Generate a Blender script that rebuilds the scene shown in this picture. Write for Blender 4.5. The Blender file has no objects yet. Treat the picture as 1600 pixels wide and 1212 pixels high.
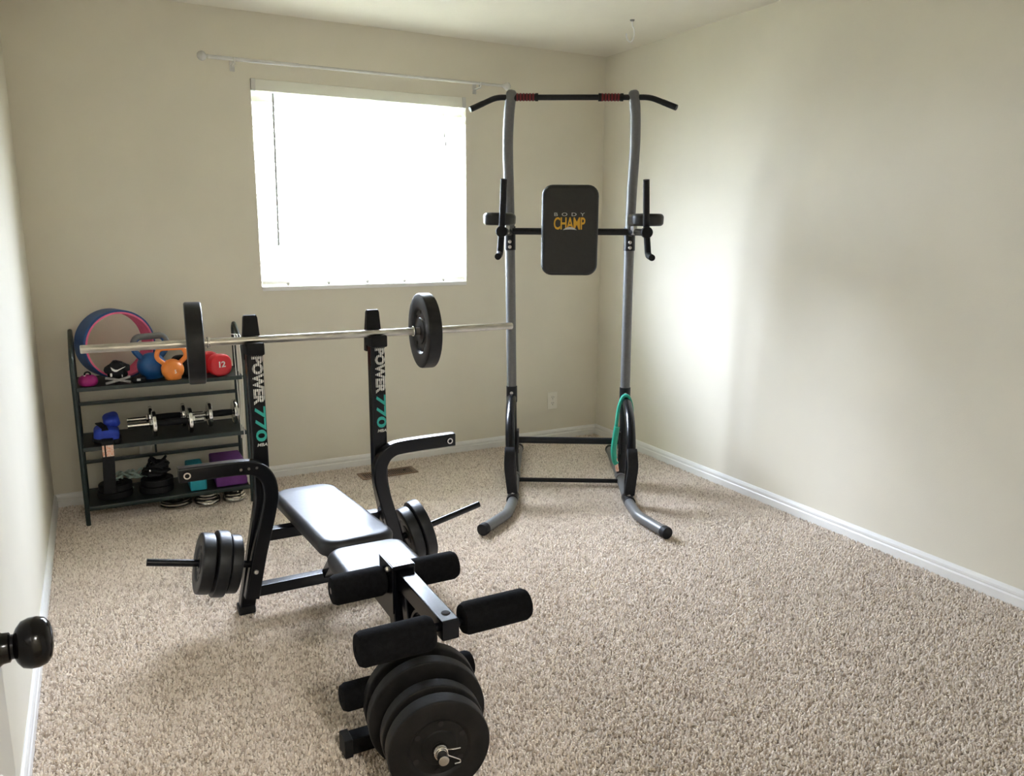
import bpy, bmesh, math, random
from mathutils import Vector, Matrix
random.seed(7)
sc = bpy.context.scene
COL = sc.collection
PI = math.pi

# ------------------------------------------------------------------ camera
F_PX = 1222.88
yaw, pit, rol = 0.490153, 0.201700, 0.006590
d = Vector((math.sin(yaw)*math.cos(pit), math.cos(yaw)*math.cos(pit), -math.sin(pit)))
r0 = Vector((math.cos(yaw), -math.sin(yaw), 0)); u0 = r0.cross(d)
rr = math.cos(rol)*r0 + math.sin(rol)*u0; uu = -math.sin(rol)*r0 + math.cos(rol)*u0
cam_d = bpy.data.cameras.new('camera'); cam = bpy.data.objects.new('camera', cam_d); COL.objects.link(cam)
cam_d.sensor_width = 36; cam_d.lens = 36*F_PX/1600; cam_d.clip_start = .05
cam.matrix_world = Matrix((( rr.x, uu.x, -d.x, -2.97961), (rr.y, uu.y, -d.y, -4.35534), (rr.z, uu.z, -d.z, 1.38292), (0,0,0,1)))
sc.camera = cam

# ------------------------------------------------------------------ world, daylight, exposure
w = bpy.data.worlds.new('overcast_sky'); sc.world = w; w.use_nodes = True
bg = w.node_tree.nodes['Background']
bg.inputs['Color'].default_value = (0.88, 0.955, 1.20, 1); bg.inputs['Strength'].default_value = 104.0
pl = bpy.data.lights.new('window_portal', 'AREA'); pl.shape = 'RECTANGLE'; pl.size = 1.2; pl.size_y = 1.07
pl.cycles.is_portal = True
po = bpy.data.objects.new('window_portal', pl); COL.objects.link(po)
po.location = (-1.575, 0.195, 1.585); po.rotation_euler = (-PI/2, 0, 0)
sc.view_settings.view_transform = 'Standard'; sc.view_settings.look = 'None'
sc.view_settings.gamma = 1; sc.view_settings.use_curve_mapping = False
sc.view_settings.exposure = 0.12
HALL_FILL = 170.0  # emission strength of the added hallway fill
try:
    sc.cycles.max_bounces = 8; sc.cycles.diffuse_bounces = 6; sc.cycles.glossy_bounces = 4
    sc.cycles.transparent_max_bounces = 12; sc.cycles.sample_clamp_indirect = 30
    sc.cycles.caustics_reflective = False; sc.cycles.caustics_refractive = False
except Exception:
    pass

# ------------------------------------------------------------------ materials
MAT = {}
def mat(name, col, rough=.5, metal=0, noise=0, nscale=20, bump=0, bscale=60, spec=.5, coat=0, trans=0, emit=0, col2=None, detail=3, stretch=None):
    m = bpy.data.materials.new(name); m.use_nodes = True; nt = m.node_tree; N = nt.nodes; L = nt.links
    b = N['Principled BSDF']; b.inputs['Base Color'].default_value = (*col, 1)
    b.inputs['Roughness'].default_value = rough; b.inputs['Metallic'].default_value = metal
    b.inputs['Specular IOR Level'].default_value = spec
    if coat: b.inputs['Coat Weight'].default_value = coat; b.inputs['Coat Roughness'].default_value = .12
    tc = N.new('ShaderNodeTexCoord'); src = tc.outputs['Object']
    if stretch:
        mp = N.new('ShaderNodeMapping'); mp.inputs['Scale'].default_value = stretch; L.new(src, mp.inputs['Vector']); src = mp.outputs['Vector']
    if noise or col2:
        n = N.new('ShaderNodeTexNoise'); n.inputs['Scale'].default_value = nscale; n.inputs['Detail'].default_value = detail
        L.new(src, n.inputs['Vector'])
        r = N.new('ShaderNodeValToRGB'); L.new(n.outputs['Fac'], r.inputs['Fac'])
        c2 = col2 or tuple(min(1, c*(1+noise)) for c in col); c1 = col if col2 else tuple(c*(1-noise) for c in col)
        r.color_ramp.elements[0].position = .35; r.color_ramp.elements[1].position = .65
        r.color_ramp.elements[0].color = (*c1, 1); r.color_ramp.elements[1].color = (*c2, 1)
        L.new(r.outputs['Color'], b.inputs['Base Color'])
    if bump:
        n2 = N.new('ShaderNodeTexNoise'); n2.inputs['Scale'].default_value = bscale; n2.inputs['Detail'].default_value = 2
        L.new(src, n2.inputs['Vector'])
        bp = N.new('ShaderNodeBump'); bp.inputs['Strength'].default_value = bump; bp.inputs['Distance'].default_value = .004
        L.new(n2.outputs['Fac'], bp.inputs['Height']); L.new(bp.outputs['Normal'], b.inputs['Normal'])
    if trans: b.inputs['Transmission Weight'].default_value = trans
    if emit: b.inputs['Emission Color'].default_value = (*col, 1); b.inputs['Emission Strength'].default_value = emit
    MAT[name] = m
    return m

mat('wall_paint', (.735,.692,.580), .75, noise=.025, nscale=2.2, bump=.10, bscale=170, spec=.25)
mat('ceiling_paint', (.80,.76,.66), .9, noise=.02, nscale=3, bump=.25, bscale=90, spec=.15)
mat('trim_white', (.80,.79,.76), .38, noise=.02, nscale=8)
mat('door_paint', (.62,.61,.57), .45, noise=.02, nscale=5)
mat('vinyl_white', (.85,.85,.84), .35, noise=.01)
mat('black_gloss', (.0035,.004,.0055), .24, noise=.25, nscale=30, spec=.32)
mat('black_satin', (.008,.0085,.0095), .38, noise=.2, nscale=40, bump=.02, bscale=300, spec=.3)
mat('black_rubber', (.0085,.0085,.009), .60, noise=.2, nscale=60, bump=.05, bscale=250, spec=.25)
mat('foam_black', (.005,.005,.0055), .9, noise=.3, nscale=90, bump=.25, bscale=380, spec=.12)
mat('vinyl_plate', (.0105,.011,.012), .42, noise=.35, nscale=25, bump=.06, bscale=120, spec=.35)
mat('vinyl_plate_dusty', (.0085,.0078,.007), .55, noise=.45, nscale=18, bump=.08, bscale=120, spec=.25)
mat('upholstery', (.010,.0105,.012), .44, noise=.15, nscale=30, bump=.16, bscale=22, spec=.45)
mat('pad_leather', (.012,.0125,.0115), .42, noise=.15, nscale=40, bump=.05, bscale=220)
mat('chrome', (.78,.77,.74), .16, metal=1, noise=.08, nscale=20)
mat('bar_steel', (.60,.58,.53), .30, metal=1, noise=.22, nscale=16, bump=.04, bscale=200, stretch=(1,6,6))
mat('hammertone', (.145,.145,.142), .40, metal=.2, noise=.05, nscale=80, bump=.04, bscale=260, spec=.4)
mat('bolt_zinc', (.70,.69,.66), .28, metal=1, noise=.05)
mat('shelf_green', (.010,.022,.019), .34, noise=.2, nscale=30, spec=.6)
mat('shelf_top', (.012,.017,.016), .45, noise=.2, nscale=25)
mat('blue_wheel', (.012,.058,.19), .5, noise=.08, nscale=20)
mat('pink_foam', (.72,.13,.25), .65, noise=.06, nscale=40, bump=.05, bscale=200)
mat('blue_vinyl', (.012,.085,.26), .38, noise=.08)
mat('orange_vinyl', (.86,.26,.045), .40, noise=.06, nscale=15)
mat('red_vinyl', (.62,.018,.026), .42, noise=.06, nscale=15)
mat('magenta', (.32,.006,.14), .45, noise=.1)
mat('royal_blue', (.018,.050,.42), .6, noise=.12, nscale=25, bump=.2, bscale=90)
mat('teal_foam', (.012,.27,.34), .7, noise=.06, nscale=40, bump=.08, bscale=160)
mat('purple_foam', (.115,.022,.17), .7, noise=.08, nscale=40, bump=.08, bscale=160)
mat('teal_band', (.012,.32,.22), .45, noise=.1, nscale=20)
mat('pale_green_tube', (.36,.46,.40), .3, noise=.15, nscale=30)
mat('print_white', (.82,.81,.76), .5, noise=.03)
mat('print_grey', (.55,.55,.53), .5, noise=.03)
mat('print_teal', (.03,.42,.36), .5, noise=.03)
mat('print_yellow', (.72,.40,.03), .5, noise=.05)
mat('red_grip', (.16,.006,.008), .6, noise=.1)
mat('label_orange', (.80,.36,.22), .6, col2=(.85,.70,.60), nscale=120)
mat('strap_grey', (.25,.245,.235), .7, noise=.15, nscale=80)
mat('register_brown', (.23,.145,.095), .5, noise=.15, nscale=30)
mat('dark_slot', (.012,.010,.009), .8, noise=.1)
mat('outlet_plastic', (.80,.77,.68), .4, noise=.01)
mat('cord_white', (.78,.76,.70), .6, noise=.04)
mat('knob_bronze', (.003,.0026,.0025), .16, noise=.2, nscale=30, spec=.22)
mat('clear_grey', (.62,.61,.58), .2, noise=.05, spec=.7)
mat('wand_grey', (.50,.51,.50), .35, noise=.03)
mat('fill_shade', (1,.97,.93), .5, noise=.01, emit=HALL_FILL)  # glow of the added hallway fill
mat('hall_floor', (.30,.25,.20), .9, noise=.2, nscale=60)

def slat_material():
    m = bpy.data.materials.new('blind_slat'); m.use_nodes = True; nt = m.node_tree; N = nt.nodes; L = nt.links
    b = N['Principled BSDF']; b.inputs['Roughness'].default_value = .45
    tc = N.new('ShaderNodeTexCoord'); n = N.new('ShaderNodeTexNoise'); n.inputs['Scale'].default_value = 12
    L.new(tc.outputs['Object'], n.inputs['Vector'])
    r = N.new('ShaderNodeValToRGB'); r.color_ramp.elements[0].color = (.84,.82,.72,1); r.color_ramp.elements[1].color = (.90,.88,.79,1)
    L.new(n.outputs['Fac'], r.inputs['Fac']); L.new(r.outputs['Color'], b.inputs['Base Color'])
    t = N.new('ShaderNodeBsdfTranslucent'); t.inputs['Color'].default_value = (.92,.92,.90,1)
    mx = N.new('ShaderNodeMixShader'); mx.inputs['Fac'].default_value = .18
    L.new(b.outputs['BSDF'], mx.inputs[1]); L.new(t.outputs['BSDF'], mx.inputs[2])
    L.new(mx.outputs['Shader'], N['Material Output'].inputs['Surface']); MAT['blind_slat'] = m
slat_material()

def glass_material():
    m = bpy.data.materials.new('window_glass'); m.use_nodes = True; nt = m.node_tree; N = nt.nodes; L = nt.links
    N.remove(N['Principled BSDF'])
    t = N.new('ShaderNodeBsdfTransparent'); t.inputs['Color'].default_value = (.94,.96,.95,1)
    g = N.new('ShaderNodeBsdfGlossy'); g.inputs['Roughness'].default_value = .02
    fr = N.new('ShaderNodeLayerWeight'); fr.inputs['Blend'].default_value = .5
    pw = N.new('ShaderNodeMath'); pw.operation = 'POWER'; pw.inputs[1].default_value = 3; L.new(fr.outputs['Facing'], pw.inputs[0])
    ad = N.new('ShaderNodeMath'); ad.operation = 'MULTIPLY_ADD'; ad.inputs[1].default_value = .93; ad.inputs[2].default_value = .07; L.new(pw.outputs['Value'], ad.inputs[0])
    mx = N.new('ShaderNodeMixShader'); L.new(ad.outputs['Value'], mx.inputs['Fac'])
    L.new(t.outputs['BSDF'], mx.inputs[1]); L.new(g.outputs['BSDF'], mx.inputs[2])
    L.new(mx.outputs['Shader'], N['Material Output'].inputs['Surface']); MAT['window_glass'] = m
glass_material()

def carpet_material():
    m = bpy.data.materials.new('carpet'); m.use_nodes = True; nt = m.node_tree; N = nt.nodes; L = nt.links
    b = N['Principled BSDF']; b.inputs['Roughness'].default_value = 1.0; b.inputs['Specular IOR Level'].default_value = .1
    b.inputs['Sheen Weight'].default_value = .15; b.inputs['Sheen Roughness'].default_value = .5
    tc = N.new('ShaderNodeTexCoord')
    def noise(scale, detail, rough=.6):
        n = N.new('ShaderNodeTexNoise'); n.inputs['Scale'].default_value = scale; n.inputs['Detail'].default_value = detail
        n.inputs['Roughness'].default_value = rough; L.new(tc.outputs['Object'], n.inputs['Vector']); return n
    fine = noise(175, 5, .70); clump = noise(62, 2); mid = noise(9, 3); big = noise(1.6, 3)
    r = N.new('ShaderNodeValToRGB'); L.new(fine.outputs['Fac'], r.inputs['Fac'])
    e = r.color_ramp.elements; e[0].position = .36; e[0].color = (.205,.160,.120,1); e[1].position = .63; e[1].color = (.800,.695,.575,1)
    k = r.color_ramp.elements.new(.485); k.color = (.560,.472,.378,1)
    def mul(col, fac_node, lo, hi, p0=.3, p1=.7):
        rr_ = N.new('ShaderNodeMapRange'); rr_.inputs['From Min'].default_value = p0; rr_.inputs['From Max'].default_value = p1
        rr_.inputs['To Min'].default_value = lo; rr_.inputs['To Max'].default_value = hi; L.new(fac_node.outputs['Fac'], rr_.inputs['Value'])
        mx = N.new('ShaderNodeVectorMath'); mx.operation = 'SCALE'; L.new(col, mx.inputs[0]); L.new(rr_.outputs['Result'], mx.inputs['Scale']); return mx.outputs['Vector']
    c = mul(r.outputs['Color'], mid, .92, 1.08); c = mul(c, clump, .86, 1.12); c = mul(c, big, .93, 1.07)
    L.new(c, b.inputs['Base Color'])
    vor = N.new('ShaderNodeTexVoronoi'); vor.inputs['Scale'].default_value = 170; L.new(tc.outputs['Object'], vor.inputs['Vector'])
    ad = N.new('ShaderNodeMath'); ad.operation = 'SUBTRACT'; L.new(fine.outputs['Fac'], ad.inputs[0]); L.new(vor.outputs['Distance'], ad.inputs[1])
    bp = N.new('ShaderNodeBump'); bp.inputs['Strength'].default_value = .9; bp.inputs['Distance'].default_value = .006
    L.new(ad.outputs['Value'], bp.inputs['Height']); L.new(bp.outputs['Normal'], b.inputs['Normal'])
    MAT['carpet'] = m
carpet_material()

# ------------------------------------------------------------------ object helpers
def V(*a): return Vector(a)
def tag(o, label=None, cat=None, group=None, kind=None):
    if label: o['label'] = label
    if cat: o['category'] = cat
    if group: o['group'] = group
    if kind: o['kind'] = kind
    return o
def thing(name, label, cat, loc=(0,0,0), rotz=0, group=None):
    o = bpy.data.objects.new(name, None); COL.objects.link(o); o.empty_display_size = .1
    o.matrix_world = Matrix.Translation(loc) @ Matrix.Rotation(rotz, 4, 'Z')
    return tag(o, label, cat, group)
def finish(bm, name, m, smooth=True):
    me = bpy.data.meshes.new(name)
    bmesh.ops.recalc_face_normals(bm, faces=bm.faces)
    bm.to_mesh(me); bm.free()
    me.materials.append(MAT[m])
    if smooth:
        for p in me.polygons: p.use_smooth = True
        try: me.set_sharp_from_angle(angle=math.radians(38))
        except Exception: pass
    return me
WSP = []
def obj(name, bm, m, parent=None, world=False, smooth=True, label=None):
    """link a mesh; coordinates are the parent's own unless world=True"""
    me = finish(bm, name, m, smooth)
    o = bpy.data.objects.new(name, me); COL.objects.link(o)
    if parent:
        o.parent = parent
        if world and not parent.get('_w'): o.matrix_parent_inverse = parent.matrix_basis.inverted()
        if world: WSP.append(o); o['_w'] = 1
        # sub-parts under a part keep the root's space because parts carry identity transforms
    if smooth:
        wn = o.modifiers.new('weighted_normal', 'WEIGHTED_NORMAL'); wn.keep_sharp = True; wn.weight = 60
    if label: o['label'] = label
    return o
def struct(name, bm, m, smooth=False):
    o = obj(name, bm, m, smooth=smooth); o['kind'] = 'structure'; return o

def B(): return bmesh.new()
def box(bm, lo, hi, bev=0, seg=2, M=None):
    lo, hi = Vector(lo), Vector(hi); c = (lo+hi)/2; s = hi-lo
    r = bmesh.ops.create_cube(bm, size=1)
    vs = r['verts']; bmesh.ops.scale(bm, vec=s, verts=vs); bmesh.ops.translate(bm, vec=c, verts=vs)
    if bev:
        es = list({e for v in vs for e in v.link_edges})
        res = bmesh.ops.bevel(bm, geom=es, offset=min(bev, min(s)*.49), segments=seg, affect='EDGES', profile=.5)
        vs = list({v for f in res['faces'] for v in f.verts} | {v for v in vs if v.is_valid})
    if M is not None: bmesh.ops.transform(bm, matrix=M, verts=vs)
    return vs
def frame(T):
    T = T.normalized(); a = Vector((0,0,1)) if abs(T.z) < .9 else Vector((1,0,0))
    n = a.cross(T).normalized(); return n, T.cross(n)
def fillet(pts, r, n=6):
    pts = [Vector(p) for p in pts]; out = [pts[0]]
    for i in range(1, len(pts)-1):
        a, b, c = pts[i-1], pts[i], pts[i+1]
        u, v = (a-b), (c-b); lu, lv = u.length, v.length; u.normalize(); v.normalize()
        ang = u.angle(v)
        rad = r[i] if isinstance(r, dict) and i in r else (r if not isinstance(r, dict) else 0)
        if ang > PI-.02 or rad == 0: out.append(b); continue
        t = min(rad/math.tan(ang/2), lu*.48, lv*.48)
        p, q = b+u*t, b+v*t
        for k in range(n+1):
            s = k/n; out.append((1-s)**2*p + 2*s*(1-s)*b + s*s*q)
    out.append(pts[-1]); return out
def smooth_path(pts, n=8):
    pts = [Vector(p) for p in pts]; out = []
    for i in range(len(pts)-1):
        p0 = pts[max(i-1,0)]; p1 = pts[i]; p2 = pts[i+1]; p3 = pts[min(i+2, len(pts)-1)]
        for k in range(n):
            t = k/n
            out.append(.5*((2*p1)+(-p0+p2)*t+(2*p0-5*p1+4*p2-p3)*t*t+(-p0+3*p1-3*p2+p3)*t**3))
    out.append(pts[-1]); return out
def sweep(bm, pts, prof, ref=None, closed=False, caps=True):
    """prof: list of (a,b) offsets along the frame's n and b; ref: fixed direction for n"""
    pts = [Vector(p) for p in pts]; n = len(pts); rings = []; prev = None
    for i, p in enumerate(pts):
        if closed: T = pts[(i+1) % n]-pts[i-1]
        else: T = pts[min(i+1, n-1)]-pts[max(i-1, 0)]
        T.normalize()
        if ref is not None:
            N = Vector(ref); N = (N - T*N.dot(T)).normalized()
        elif prev is None: N, _ = frame(T)
        else: N = (prev - T*prev.dot(T)).normalized()
        prev = N; Bv = T.cross(N)
        sc_ = 1.0
        if 0 < i < n-1 or closed:
            a = (pts[i]-pts[i-1]); b_ = (pts[(i+1) % n]-pts[i])
            if a.length > 1e-9 and b_.length > 1e-9:
                sc_ = 1/max(.5, math.cos(a.angle(b_)/2))
        rings.append([bm.verts.new(p + N*x + Bv*y*(sc_ if ref is not None else 1)) for x, y in prof])
    m = len(prof)
    for i in range(n if closed else n-1):
        A, C = rings[i], rings[(i+1) % n]
        for k in range(m): bm.faces.new((A[k], A[(k+1) % m], C[(k+1) % m], C[k]))
    if caps and not closed:
        bm.faces.new(rings[0][::-1]); bm.faces.new(rings[-1])
    return rings
def circ(r, n=14): return [(r*math.cos(2*PI*k/n), r*math.sin(2*PI*k/n)) for k in range(n)]
def rrect(w, h, r=.004, n=3):
    out = []
    for cx, cy, a0 in ((w/2-r, h/2-r, 0), (-w/2+r, h/2-r, 90), (-w/2+r, -h/2+r, 180), (w/2-r, -h/2+r, 270)):
        for k in range(n+1):
            a = math.radians(a0+90*k/n); out.append((cx+r*math.cos(a), cy+r*math.sin(a)))
    return out
def tube(bm, pts, r, n=14, closed=False): return sweep(bm, pts, circ(r, n), closed=closed)
def lathe(bm, prof, o=(0,0,0), ax=(0,0,1), n=32, closed=False):
    """prof: (radius, height) pairs along ax"""
    o = Vector(o); T = Vector(ax).normalized(); N, Bv = frame(T); rings = []
    for r, h in prof:
        if r < 1e-6: rings.append([bm.verts.new(o+T*h)])
        else: rings.append([bm.verts.new(o+T*h+(N*math.cos(2*PI*k/n)+Bv*math.sin(2*PI*k/n))*r) for k in range(n)])
    seq = list(range(len(rings)-1)) + ([-1] if closed else [])
    for i in seq:
        A, C = rings[i], rings[i+1] if i >= 0 else rings[0]
        if i == -1: A = rings[-1]
        for k in range(n):
            k2 = (k+1) % n
            if len(A) == 1 and len(C) == 1: continue
            if len(A) == 1: bm.faces.new((A[0], C[k2], C[k]))
            elif len(C) == 1: bm.faces.new((A[k], A[k2], C[0]))
            else: bm.faces.new((A[k], A[k2], C[k2], C[k]))
    return rings
def cyl(bm, p, q, r, n=16, bev=0):
    p, q = Vector(p), Vector(q); L_ = (q-p).length
    if bev: prof = [(0,0),(r-bev,0),(r-bev*.3,bev*.3),(r,bev),(r,L_-bev),(r-bev*.3,L_-bev*.3),(r-bev,L_),(0,L_)]
    else: prof = [(0,0),(r,0),(r,L_),(0,L_)]
    lathe(bm, prof, p, q-p, n)
def loft(bm, rings):
    vr = [[bm.verts.new(p) for p in ring] for ring in rings]
    m = len(vr[0])
    for a, b in zip(vr, vr[1:]):
        for k in range(m): bm.faces.new((a[k], a[(k+1) % m], b[(k+1) % m], b[k]))
    bm.faces.new(vr[0][::-1]); bm.faces.new(vr[-1])
def outline(w, l, r, n=6, taper=0):
    pts = []
    for cx, cy, a0 in ((w/2-r, l/2-r, 0), (-w/2+r, l/2-r, 90), (-w/2+r, -l/2+r, 180), (w/2-r, -l/2+r, 270)):
        for k in range(n+1):
            a = math.radians(a0+90*k/n); x, y = cx+r*math.cos(a), cy+r*math.sin(a)
            pts.append((x*(1-taper*y/l), y))
    return pts
def cushion(bm, w, l, h, cr, er, M, taper=0, crown=0, bottom_er=None, n=6):
    """upholstered pad: rounded outline in xy, rounded top and bottom edges, in matrix M"""
    be = er if bottom_er is None else bottom_er; rings = []
    for k in range(4):
        a = k/4*PI/2; ins = be*(1-math.sin(a)); rings.append((ins, -h/2+be*(1-math.cos(a))))
    for k in range(6):
        a = k/5*PI/2; ins = er*(1-math.cos(a)); rings.append((ins, h/2-er*(1-math.sin(a))))
    if crown:
        rings.append((er+min(w,l)*.15, h/2+crown*.6)); rings.append((er+min(w,l)*.32, h/2+crown))
    R_ = []
    for ins, z in rings:
        ww, ll = w-2*ins, l-2*ins
        R_.append([M @ Vector((x, y, z)) for x, y in outline(ww, ll, max(.004, min(cr-ins*.6, ww*.49, ll*.49)), n, taper)])
    loft(bm, R_)
def text_mesh(s, size, extrude=.0006, bold=0, sx=1.0, spacing=1.0, shear=0):
    c = bpy.data.curves.new('t', 'FONT'); c.body = s; c.size = size; c.extrude = extrude; c.offset = bold
    c.align_x = 'CENTER'; c.align_y = 'CENTER'; c.space_character = spacing; c.shear = shear; c.resolution_u = 3
    o = bpy.data.objects.new('t', c); COL.objects.link(o)
    dg = bpy.context.evaluated_depsgraph_get()
    me = bpy.data.meshes.new_from_object(o.evaluated_get(dg))
    bpy.data.objects.remove(o); bpy.data.curves.remove(c)
    xs = [v.co.x for v in me.vertices]; ys = [v.co.y for v in me.vertices]
    cx, cy = (min(xs)+max(xs))/2, (min(ys)+max(ys))/2
    for v in me.vertices: v.co.x = (v.co.x-cx)*sx; v.co.y -= cy
    return me, (max(xs)-min(xs))*sx, max(ys)-min(ys)
def lettering(name, s, width, height, m, M, parent, bold=0, spacing=1.0, shear=0):
    """flat letters fitted to width x height in the plane of M (x right, y up, z out)"""
    me, w0, h0 = text_mesh(s, 1.0, .004, bold, 1.0, spacing, shear)
    for v in me.vertices:
        v.co = M @ Vector((v.co.x*width/w0, v.co.y*height/h0, v.co.z*.12))
    me.materials.clear(); me.materials.append(MAT[m]); me.name = name
    o = bpy.data.objects.new(name, me); COL.objects.link(o); o.parent = parent
    return o
def plane_M(o, x, y):
    x, y = Vector(x).normalized(), Vector(y).normalized(); z = x.cross(y)
    return Matrix(((x.x,y.x,z.x,o[0]),(x.y,y.y,z.y,o[1]),(x.z,y.z,z.z,o[2]),(0,0,0,1)))

# ------------------------------------------------------------------ the room
XL, XR, YB, YF, H = -3.243, 0.0, 0.0, -4.20, 2.44
WX0, WX1, WZ0, WZ1 = -2.180, -0.974, 1.052, 2.121     # window opening
DX0, DX1, DZ = -3.10, -2.32, 2.04                      # doorway in the front wall
b = B(); box(b, (XL-.12, YF-.12, -.10), (XR+.12, YB+.20, -.009)); struct('floor', b, 'carpet')
b = B(); box(b, (XL-.12, YF-.12, H), (XR+.12, YB+.20, H+.1)); struct('ceiling', b, 'ceiling_paint')
b = B()
box(b, (XL-.12, 0, 0), (WX0, .20, H)); box(b, (WX1, 0, 0), (XR+.12, .20, H))
box(b, (WX0, 0, 0), (WX1, .20, WZ0)); box(b, (WX0, 0, WZ1), (WX1, .20, H)); struct('wall_back', b, 'wall_paint')
b = B(); box(b, (XL-.12, YF-.12, 0), (XL, 0, H)); struct('wall_left', b, 'wall_paint')
b = B(); box(b, (XR, YF-.12, 0), (XR+.12, 0, H)); struct('wall_right', b, 'wall_paint')
b = B(); box(b, (XL, YF-.12, 0), (DX0, YF, H)); box(b, (DX1, YF-.12, 0), (XR, YF, H)); box(b, (DX0, YF-.12, DZ), (DX1, YF, H))
struct('wall_front', b, 'wall_paint')
mat('unseen_ground', (.20,.24,.16), .95, noise=.25, nscale=2)  # colour for the unseen ground plane added outside
b = B(); box(b, (-22,.3,-3.1), (20,40,-3.0)); struct('unseen_ground_outside', b, 'unseen_ground')  # unseen plane, added to cut upward light onto the ceiling
# hallway behind the doorway
b = B(); box(b, (-4.4, -5.75, -.10), (-1.2, YF-.12, 0)); struct('floor_hall', b, 'hall_floor')
b = B(); box(b, (-4.4, -5.75, H), (-1.2, YF-.12, H+.1)); struct('ceiling_hall', b, 'ceiling_paint')
b = B(); box(b, (-4.5, -5.85, 0), (-1.1, -5.75, H)); struct('wall_hall_far', b, 'wall_paint')
b = B(); box(b, (-4.5, -5.75, 0), (-4.4, YF-.12, H)); box(b, (-4.4, YF-.12, 0), (XL-.12, YF-.02, H)); struct('wall_hall_left', b, 'wall_paint')
b = B(); box(b, (-1.2, -5.75, 0), (-1.1, YF-.12, H)); struct('wall_hall_right', b, 'wall_paint')
lamp = thing('hall_fill_lamp', 'added unseen fill lamp on the hallway ceiling behind the doorway', 'lamp', (-2.5, -5.1, H))  # unseen lamp, added as soft fill through the doorway
b = B(); lathe(b, [(.0,0),(.17,0),(.175,-.02),(.16,-.025),(0,-.025)], n=32); obj('fill_base', b, 'trim_white', lamp)
b = B(); lathe(b, [(.155,-.025),(.15,-.05),(.12,-.08),(.06,-.10),(0,-.105)], n=32); obj('fill_shade', b, 'fill_shade', lamp)

def baseboard(name, p, q, out):
    """p, q ends at the wall face; out = direction into the room"""
    prof = [(0,-.009),(.014,-.009),(.014,.030),(.011,.034),(.0095,.037),(.012,.041),(.0115,.050),(.007,.060),(.003,.0635),(0,.0635)]
    p, q, o_ = Vector(p), Vector(q), Vector(out); bm = B(); R_ = []
    for e in (p, q): R_.append([bm.verts.new(e+o_*x+Vector((0,0,z))) for x, z in prof])
    m = len(prof)
    for k in range(m): bm.faces.new((R_[0][k], R_[0][(k+1) % m], R_[1][(k+1) % m], R_[1][k]))
    bm.faces.new(R_[0]); bm.faces.new(R_[1][::-1]); return struct(name, bm, 'trim_white')
baseboard('baseboard_back', (XL,0,0), (XR,0,0), (0,-1,0))
baseboard('baseboard_left', (XL,YF,0), (XL,0,0), (1,0,0))
baseboard('baseboard_right', (XR,YF,0), (XR,0,0), (-1,0,0))
baseboard('baseboard_front', (DX1+.06,YF,0), (XR,YF,0), (0,1,0))
# door casing
b = B(); box(b, (DX0-.055,YF,0),(DX0,YF+.014,DZ+.055),.004); box(b, (DX1,YF,0),(DX1+.055,YF+.014,DZ+.055),.004); box(b, (DX0,YF,DZ),(DX1,YF+.014,DZ+.055),.004)
struct('trim_1', b, 'trim_white')

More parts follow.
